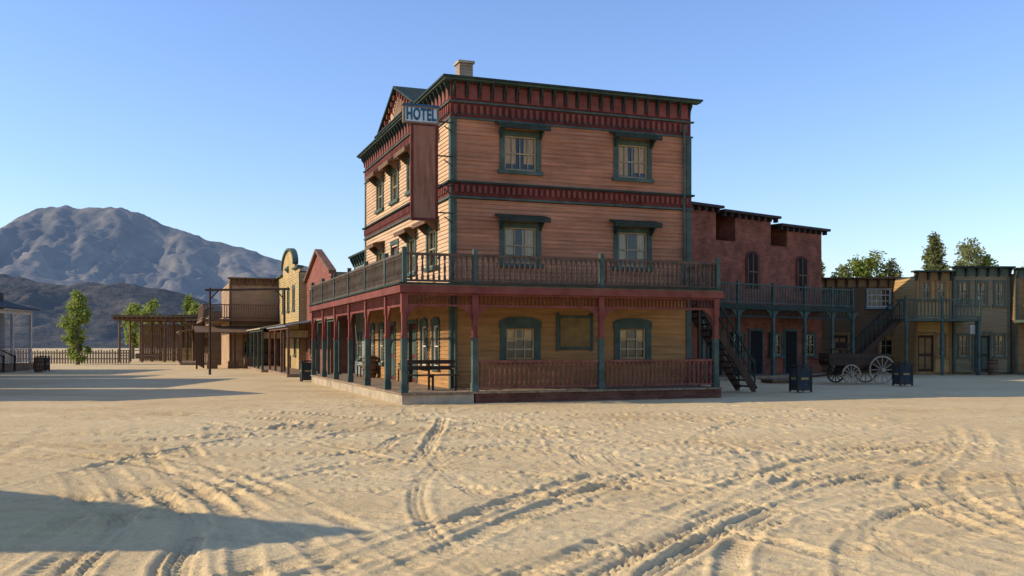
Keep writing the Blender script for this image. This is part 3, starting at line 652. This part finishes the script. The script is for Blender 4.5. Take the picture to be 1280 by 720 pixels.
while y<45: ys.append(y); y+=max(.022,.0042*y*(1 if y<18 else 1.5))
while y<5000: ys.append(y); y*=1.06
ys=np.array(ys+[5200.])
xc=list(np.arange(-6,8.01,.026)); s=.03; x=xc[-1]; rx=[]
while x<4000:
    x+=s; s*=1.03 if x<40 else 1.15; rx.append(x)
s=.03;x=-6;lx=[]
while x>-4000:
    x-=s; s*=1.03 if x>-40 else 1.15; lx.append(x)
xs=np.array(lx[::-1]+xc+rx)
X,Y=np.meshgrid(xs,ys)
fade=np.clip(1-(Y-25)/22,0,1)*np.clip((Y+5)/8,0,1)
near=np.clip(1-np.maximum(np.abs(X-1)-14,0)/12,0,1)*fade
Z=-.02+.05*(fbm(X,Y,5,3,1)-.5)*np.clip(1-(Y-20)/6,0,1)
patch=np.clip(fbm(X,Y,3.5,3,60)*3-.9,.3,1)
far=1+np.clip((Y-10)/10,0,1.2)
Z+=near*(.026*far*patch*(fbm(X,Y,.5,4,20,g=.6)-.5)+.018*patch*(fbm(X,Y,.14,2,40)-.5)+.014*(fbm(X,Y,1.3,2,33)-.5))
def track(pts,w,depth,tread=.11,strength=1,style=0):
    global Z
    pts=np.array(pts,float); P=[]; n=len(pts)
    for i in range(n-1):
        p0=pts[max(i-1,0)];p1=pts[i];p2=pts[i+1];p3=pts[min(i+2,n-1)]
        for t in np.linspace(0,1,8,endpoint=False):
            P.append(.5*((2*p1)+(-p0+p2)*t+(2*p0-5*p1+4*p2-p3)*t*t+(-p0+3*p1-3*p2+p3)*t**3))
    P.append(pts[-1]); P=np.array(P)
    y0,y1=P[:,1].min()-.6,P[:,1].max()+.6; r0,r1=np.searchsorted(ys,[y0,y1]); x0,x1=P[:,0].min()-.6,P[:,0].max()+.6; c0,c1=np.searchsorted(xs,[x0,x1])
    if r1<=r0 or c1<=c0: return
    XX=X[r0:r1,c0:c1];YY=Y[r0:r1,c0:c1]; best=np.full(XX.shape,9.); arc=np.zeros(XX.shape); sd=np.zeros(XX.shape); acc=0
    for a,b in zip(P[:-1],P[1:]):
        d=b-a; L=np.hypot(*d)+1e-9; t=np.clip(((XX-a[0])*d[0]+(YY-a[1])*d[1])/L**2,0,1)
        ex=XX-a[0]-t*d[0]; ey=YY-a[1]-t*d[1]; q=np.hypot(ex,ey); sg=np.sign(ex*d[1]-ey*d[0]); m=q<best
        best=np.where(m,q,best); arc=np.where(m,acc+t*L,arc); sd=np.where(m,sg*q,sd); acc+=L
    best=best+.03*(fbm(XX,YY,.3,2,91)-.5)
    ins=1/(1+np.exp(np.clip((best-w/2)/.014,-40,40))); berm=np.exp(-((best-w/2-.045)/.035)**2)
    broken=np.clip(fbm(XX,YY,1.1,2,77)*2.6-.5,0.3,1.05)
    ends=np.clip(np.minimum(arc,acc-arc)/.8,0,1)
    if style==0: tr=np.tanh(2*np.sin(2*np.pi*(arc+np.abs(sd)*.6)/tread))
    else: tr=np.tanh(2*np.sin(2*np.pi*sd/.075))
    Z[r0:r1,c0:c1]+= strength*broken*ends*(-depth*.6*ins + .55*depth*berm + ins*.42*depth*tr)
def pair(pts,gap,w,d,tr=.11,st=1,style=0):
    pts=np.array(pts,float); 
    dirs=np.gradient(pts,axis=0); nrm=np.stack([dirs[:,1],-dirs[:,0]],-1); nrm/=np.linalg.norm(nrm,axis=1)[:,None]
    track(pts-nrm*gap/2,w,d,tr,st,style); track(pts+nrm*gap/2,w,d,tr,st,style)
pair([(-2.4,5.2),(-1.9,6.0),(-1.2,7.2),(-.6,8.6),(.1,10.2),(1.3,12.4),(3.2,14.6),(6.5,16.5)],.50,.26,.042,.13)
pair([(-.7,5.2),(-.3,6.0),(.36,7.2),(.95,8.2),(1.78,9.7),(3.1,12),(5,14.6),(8,17)],.42,.24,.044,.14)
pair([(-.2,5.2),(.3,6.0),(1.1,7.6),(2.2,9.5),(4.0,12),(6.6,14.6)],.30,.22,.036,.12,1,1)
pair([(-2.3,5.2),(-2.6,6.3),(-3.0,7.4),(-3.6,9.7),(-5.5,12)],.7,.26,.038,.14,1,1)
pair([(-1.3,5.2),(-1.7,6.3),(-2.2,7.2),(-3.0,9.5),(-4.6,12.5)],.45,.24,.036,.12)
pair([(.3,5.2),(-.2,6.2),(-.9,7.2),(-2.0,9.4),(-4.2,13),(-9,17)],.6,.22,.032,.10,1,0)
pair([(-3.4,5.2),(-3.6,6.2),(-3.9,8),(-4.4,10.5),(-6,13.5)],.5,.26,.036,.13)
track([(3.1,5.2),(3.4,6.2),(3.2,8.2),(3.9,9.8),(5.6,11.3)],.24,.03,.12,1,1)
pair([(4.9,5.2),(3.9,6.3),(2.9,8.6),(1.6,10.5),(0,12),(-3,14)],1.3,.22,.032,.13)
pair([(5.6,5.6),(5.0,7.3),(4.6,9.5),(5.2,12),(7,15)],.5,.22,.032,.12,1,0)
pair([(2.2,5.2),(2.0,6.6),(2.6,8.6),(4.2,10.6),(7.5,12.6)],.9,.22,.032,.12,1,0)
pair([(-9,10.5),(-5,11.5),(0,12.2),(5,11.4),(10,10)],1.4,.25,.030,.14)
pair([(-8,8.8),(-4,9.4),(0,8.6),(4,7.4),(7,6.4)],1.3,.22,.026,.13,1,1)
pair([(-12,20),(-6,18.5),(0,19),(6,21),(14,22)],1.5,.28,.050,.22)
pair([(-10,15),(-4,15.6),(2,16.4),(9,15.5),(14,14)],1.4,.28,.042,.2)
pair([(-14,24),(-8,22.5),(-5.5,20.5),(-6.5,18),(-12,16.5)],1.5,.28,.055,.22)
pair([(-13,25),(-7,23.8),(-3.5,21.0),(-5,18.5),(-12,15.5)],1.5,.28,.05,.22)
pair([(15,25),(8,24),(2,22.5),(-6,23.5),(-16,27)],1.5,.28,.05,.22)
track([(-.6,6.2),(.6,8.0),(2.6,9.2),(4.8,9.9),(9,10.4)],.24,.032,.12)
for k in range(38):
    x0,y0=rng.uniform(-8,8),rng.uniform(5.5,20); an=rng.uniform(0,math.pi) if k%2 else rng.normal(1.0,.35); cu=rng.normal(0,.10); pts=[]
    for i in range(9): pts.append((x0,y0)); x0+=1.2*math.cos(an); y0+=1.2*math.sin(an); an+=cu
    if k%3: pair(pts,rng.uniform(.35,1.4),rng.uniform(.18,.26),rng.uniform(.018,.028),rng.uniform(.1,.16),1,k%2)
    else: track(pts,rng.uniform(.18,.26),rng.uniform(.020,.030),rng.uniform(.1,.16),1,k%2)
for k in range(2600):
    px=rng.uniform(-10,14); py=6.2+abs(rng.normal(0,1))*10
    if rng.random()<.45: px=3.6+rng.normal(0,3.6); py=13.5+rng.normal(0,3.4)
    if py>32 or py<6: continue
    r0,r1=np.searchsorted(ys,[py-.35,py+.35]); c0,c1=np.searchsorted(xs,[px-.35,px+.35]); an=rng.uniform(0,3.14)
    ex=X[r0:r1,c0:c1]-px; ey=Y[r0:r1,c0:c1]-py; u=ex*math.cos(an)+ey*math.sin(an); v=-ex*math.sin(an)+ey*math.cos(an)
    f=1+max(0,py-12)/16
    a,b=rng.uniform(.05,.11)*f,rng.uniform(.035,.055)*f; q=(u/a)**2+(v/b)**2; d=rng.uniform(.006,.020)*f
    Z[r0:r1,c0:c1]+= -d*np.exp(-q*q*.7)+d*.4*np.exp(-((np.sqrt(q)-1.5)/.35)**2)
m,nt,b=_nodes('sand'); N=nt.nodes; L=nt.links
tc=N.new('ShaderNodeTexCoord')
def NZ(sc,det,ro=.6,mapsc=None):
    n=N.new('ShaderNodeTexNoise'); n.inputs['Scale'].default_value=sc; n.inputs['Detail'].default_value=det; n.inputs['Roughness'].default_value=ro
    if mapsc:
        mp=N.new('ShaderNodeMapping'); mp.inputs['Scale'].default_value=mapsc; L.new(tc.outputs['Object'],mp.inputs[0]); L.new(mp.outputs[0],n.inputs['Vector'])
    else: L.new(tc.outputs['Object'],n.inputs['Vector'])
    return n
def mixc(fac,c1,c2,lo,hi,mx=1):
    r=N.new('ShaderNodeMapRange'); r.inputs[1].default_value=lo; r.inputs[2].default_value=hi; r.inputs[4].default_value=mx; L.new(fac,r.inputs[0])
    x=N.new('ShaderNodeMix'); x.data_type='RGBA'; L.new(r.outputs[0],x.inputs[0])
    for k,c in((6,c1),(7,c2)):
        if isinstance(c,tuple): x.inputs[k].default_value=(*c,1)
        else: L.new(c,x.inputs[k])
    return x.outputs[2]
c=mixc(NZ(.25,6).outputs[0],(.72,.53,.275),(.64,.445,.21),.4,.65)
c=mixc(NZ(.35,8,.75,(.5,1,1)).outputs[0],c,(.42,.25,.10),.53,.74,.75)
c=mixc(NZ(3.0,8,.75).outputs[0],c,(.45,.29,.135),.54,.74,.45)
c=mixc(NZ(22,6,.7).outputs[0],c,(.34,.22,.105),.56,.74,.55)
c=mixc(NZ(60,3,.6).outputs[0],c,(.76,.60,.36),.55,.7,.5)
L.new(c,b.inputs['Base Color']); b.inputs['Roughness'].default_value=.95; b.inputs['Specular IOR Level'].default_value=.1
h1=NZ(14,8,.7); h2=NZ(2.2,8,.75)
bp=N.new('ShaderNodeBump'); bp.inputs['Strength'].default_value=.8; bp.inputs['Distance'].default_value=.020; L.new(h1.outputs[0],bp.inputs['Height'])
bp2=N.new('ShaderNodeBump'); bp2.inputs['Strength'].default_value=.6; bp2.inputs['Distance'].default_value=.08; L.new(h2.outputs[0],bp2.inputs['Height']); L.new(bp2.outputs[0],bp.inputs['Normal']); L.new(bp.outputs[0],b.inputs['Normal'])
gridobj('sand_ground',xs,ys,Z,m)

# mountains
def mountmat(name,c1,c2,c3,sc,haze_col,haze_str):
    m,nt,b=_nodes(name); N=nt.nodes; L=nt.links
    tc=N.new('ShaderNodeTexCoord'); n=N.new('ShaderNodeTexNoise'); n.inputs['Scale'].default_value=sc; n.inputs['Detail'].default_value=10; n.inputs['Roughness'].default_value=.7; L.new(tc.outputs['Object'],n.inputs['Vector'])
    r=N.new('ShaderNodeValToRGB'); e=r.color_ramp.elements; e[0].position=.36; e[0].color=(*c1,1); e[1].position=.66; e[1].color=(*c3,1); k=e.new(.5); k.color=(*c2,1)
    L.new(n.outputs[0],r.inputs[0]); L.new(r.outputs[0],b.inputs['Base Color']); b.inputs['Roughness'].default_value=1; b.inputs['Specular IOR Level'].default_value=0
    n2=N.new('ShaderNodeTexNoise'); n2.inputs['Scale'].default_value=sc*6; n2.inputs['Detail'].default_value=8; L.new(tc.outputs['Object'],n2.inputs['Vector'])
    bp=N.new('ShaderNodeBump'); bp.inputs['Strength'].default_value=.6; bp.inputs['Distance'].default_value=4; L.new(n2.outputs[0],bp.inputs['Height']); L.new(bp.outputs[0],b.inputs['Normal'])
    b.inputs['Emission Color'].default_value=(*haze_col,1); b.inputs['Emission Strength'].default_value=haze_str  # distance haze put into the slopes as a faint blue glow
    return m
def mountain(name,prof,Yr,front,back,res,gul,mat,seed,pw=1.15,cut=.6,cr=.05):
    px=[p[0] for p in prof]; pz=[p[1] for p in prof]
    xs=np.arange(px[0],px[-1],res); ys=np.arange(Yr-front,Yr+back,res); X,Y=np.meshgrid(xs,ys)
    d=(Y-Yr); near=np.clip(-d/front,0,1)
    wx=X+gul*1.6*near*(fbm(X,Y,gul*3,3,seed+5)-.5)
    base=np.interp(wx,px,pz); f=np.where(d<0,1-np.abs(d)/front,1-d/back); f=np.clip(f,0,1)**pw
    wX=X+gul*.5*(fbm(X,Y,gul*1.1,3,seed+50)-.5)
    g=fbm(wX+.25*d,Y*.28,gul,6,seed,ridge=True,g=.6)
    g=np.clip((g-.35)/.5,0,1)
    amp=np.clip(2.4*np.sqrt(f)*(1-f),0,1)
    crag=fbm(X,Y,gul*.25,4,seed+9,ridge=True)-.5
    Zm=base*f*(1-cut*amp*(1-g))+base*cr*crag*np.sqrt(f)
    Zm=Zm*np.clip((X-xs[0])/(res*10),0,1)-2
    gridobj(name,xs,ys,Zm,mat)
def MP(L,Yr): return [((a-640)/1200*Yr,(430-b)/1200*Yr) for a,b in L]
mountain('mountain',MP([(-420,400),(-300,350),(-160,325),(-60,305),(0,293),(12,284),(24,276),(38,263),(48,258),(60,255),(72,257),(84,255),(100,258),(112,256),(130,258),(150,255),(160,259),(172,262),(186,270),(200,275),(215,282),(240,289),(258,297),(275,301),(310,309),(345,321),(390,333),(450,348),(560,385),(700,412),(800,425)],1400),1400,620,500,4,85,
  mountmat('mountain_rock_haze',(.075,.075,.075),(.125,.115,.10),(.24,.20,.15),.012,(.27,.40,.66),.20),300,1.15,.5,.035)
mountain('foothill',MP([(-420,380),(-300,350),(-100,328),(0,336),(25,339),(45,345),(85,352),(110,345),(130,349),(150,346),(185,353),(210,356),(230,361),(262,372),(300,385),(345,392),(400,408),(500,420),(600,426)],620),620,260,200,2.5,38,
  mountmat('foothill_scrub_haze',(.035,.036,.034),(.065,.06,.05),(.12,.10,.08),.03,(.27,.40,.66),.085),500,.95,.5)

# ================================================================== LIGHT, SKY, CAMERA
EL=25; AZ=6
d=Vector((math.cos(R(AZ))*math.cos(R(EL)),math.sin(R(AZ))*math.cos(R(EL)),-math.sin(R(EL))))
sl=bpy.data.lights.new('sun','SUN'); sl.energy=5.0; sl.angle=R(.5); sl.color=(1,.87,.66)
so=bpy.data.objects.new('sun',sl); so.rotation_euler=d.to_track_quat('-Z','Y').to_euler(); scene.collection.objects.link(so); so.location=(-50,-10,40)
w=bpy.data.worlds.new('World'); scene.world=w; w.use_nodes=True; wn=w.node_tree
sk=wn.nodes.new('ShaderNodeTexSky'); sk.sky_type='NISHITA'; sk.sun_disc=False; sk.sun_elevation=R(EL); sk.sun_rotation=R(-90-AZ); sk.air_density=1.2; sk.dust_density=.25; sk.ozone_density=3.0
mxs=wn.nodes.new('ShaderNodeMix'); mxs.data_type='RGBA'; mxs.blend_type='MULTIPLY'; mxs.inputs[0].default_value=1; mxs.inputs[7].default_value=(1.22,1.28,1.62,1)
wn.links.new(sk.outputs[0],mxs.inputs[6])
bg=wn.nodes['Background']; bg.inputs[1].default_value=.14; wn.links.new(mxs.outputs[2],bg.inputs[0])
cd=bpy.data.cameras.new('camera'); cd.sensor_width=36; cd.lens=33.75; cd.shift_y=70/1280; cd.clip_end=9000; cd.clip_start=.1
co=bpy.data.objects.new('camera',cd); co.location=(0,0,1.7); co.rotation_euler=(R(90),0,0); scene.collection.objects.link(co); scene.camera=co
scene.view_settings.view_transform='Standard'; scene.view_settings.look='None'; scene.view_settings.exposure=0
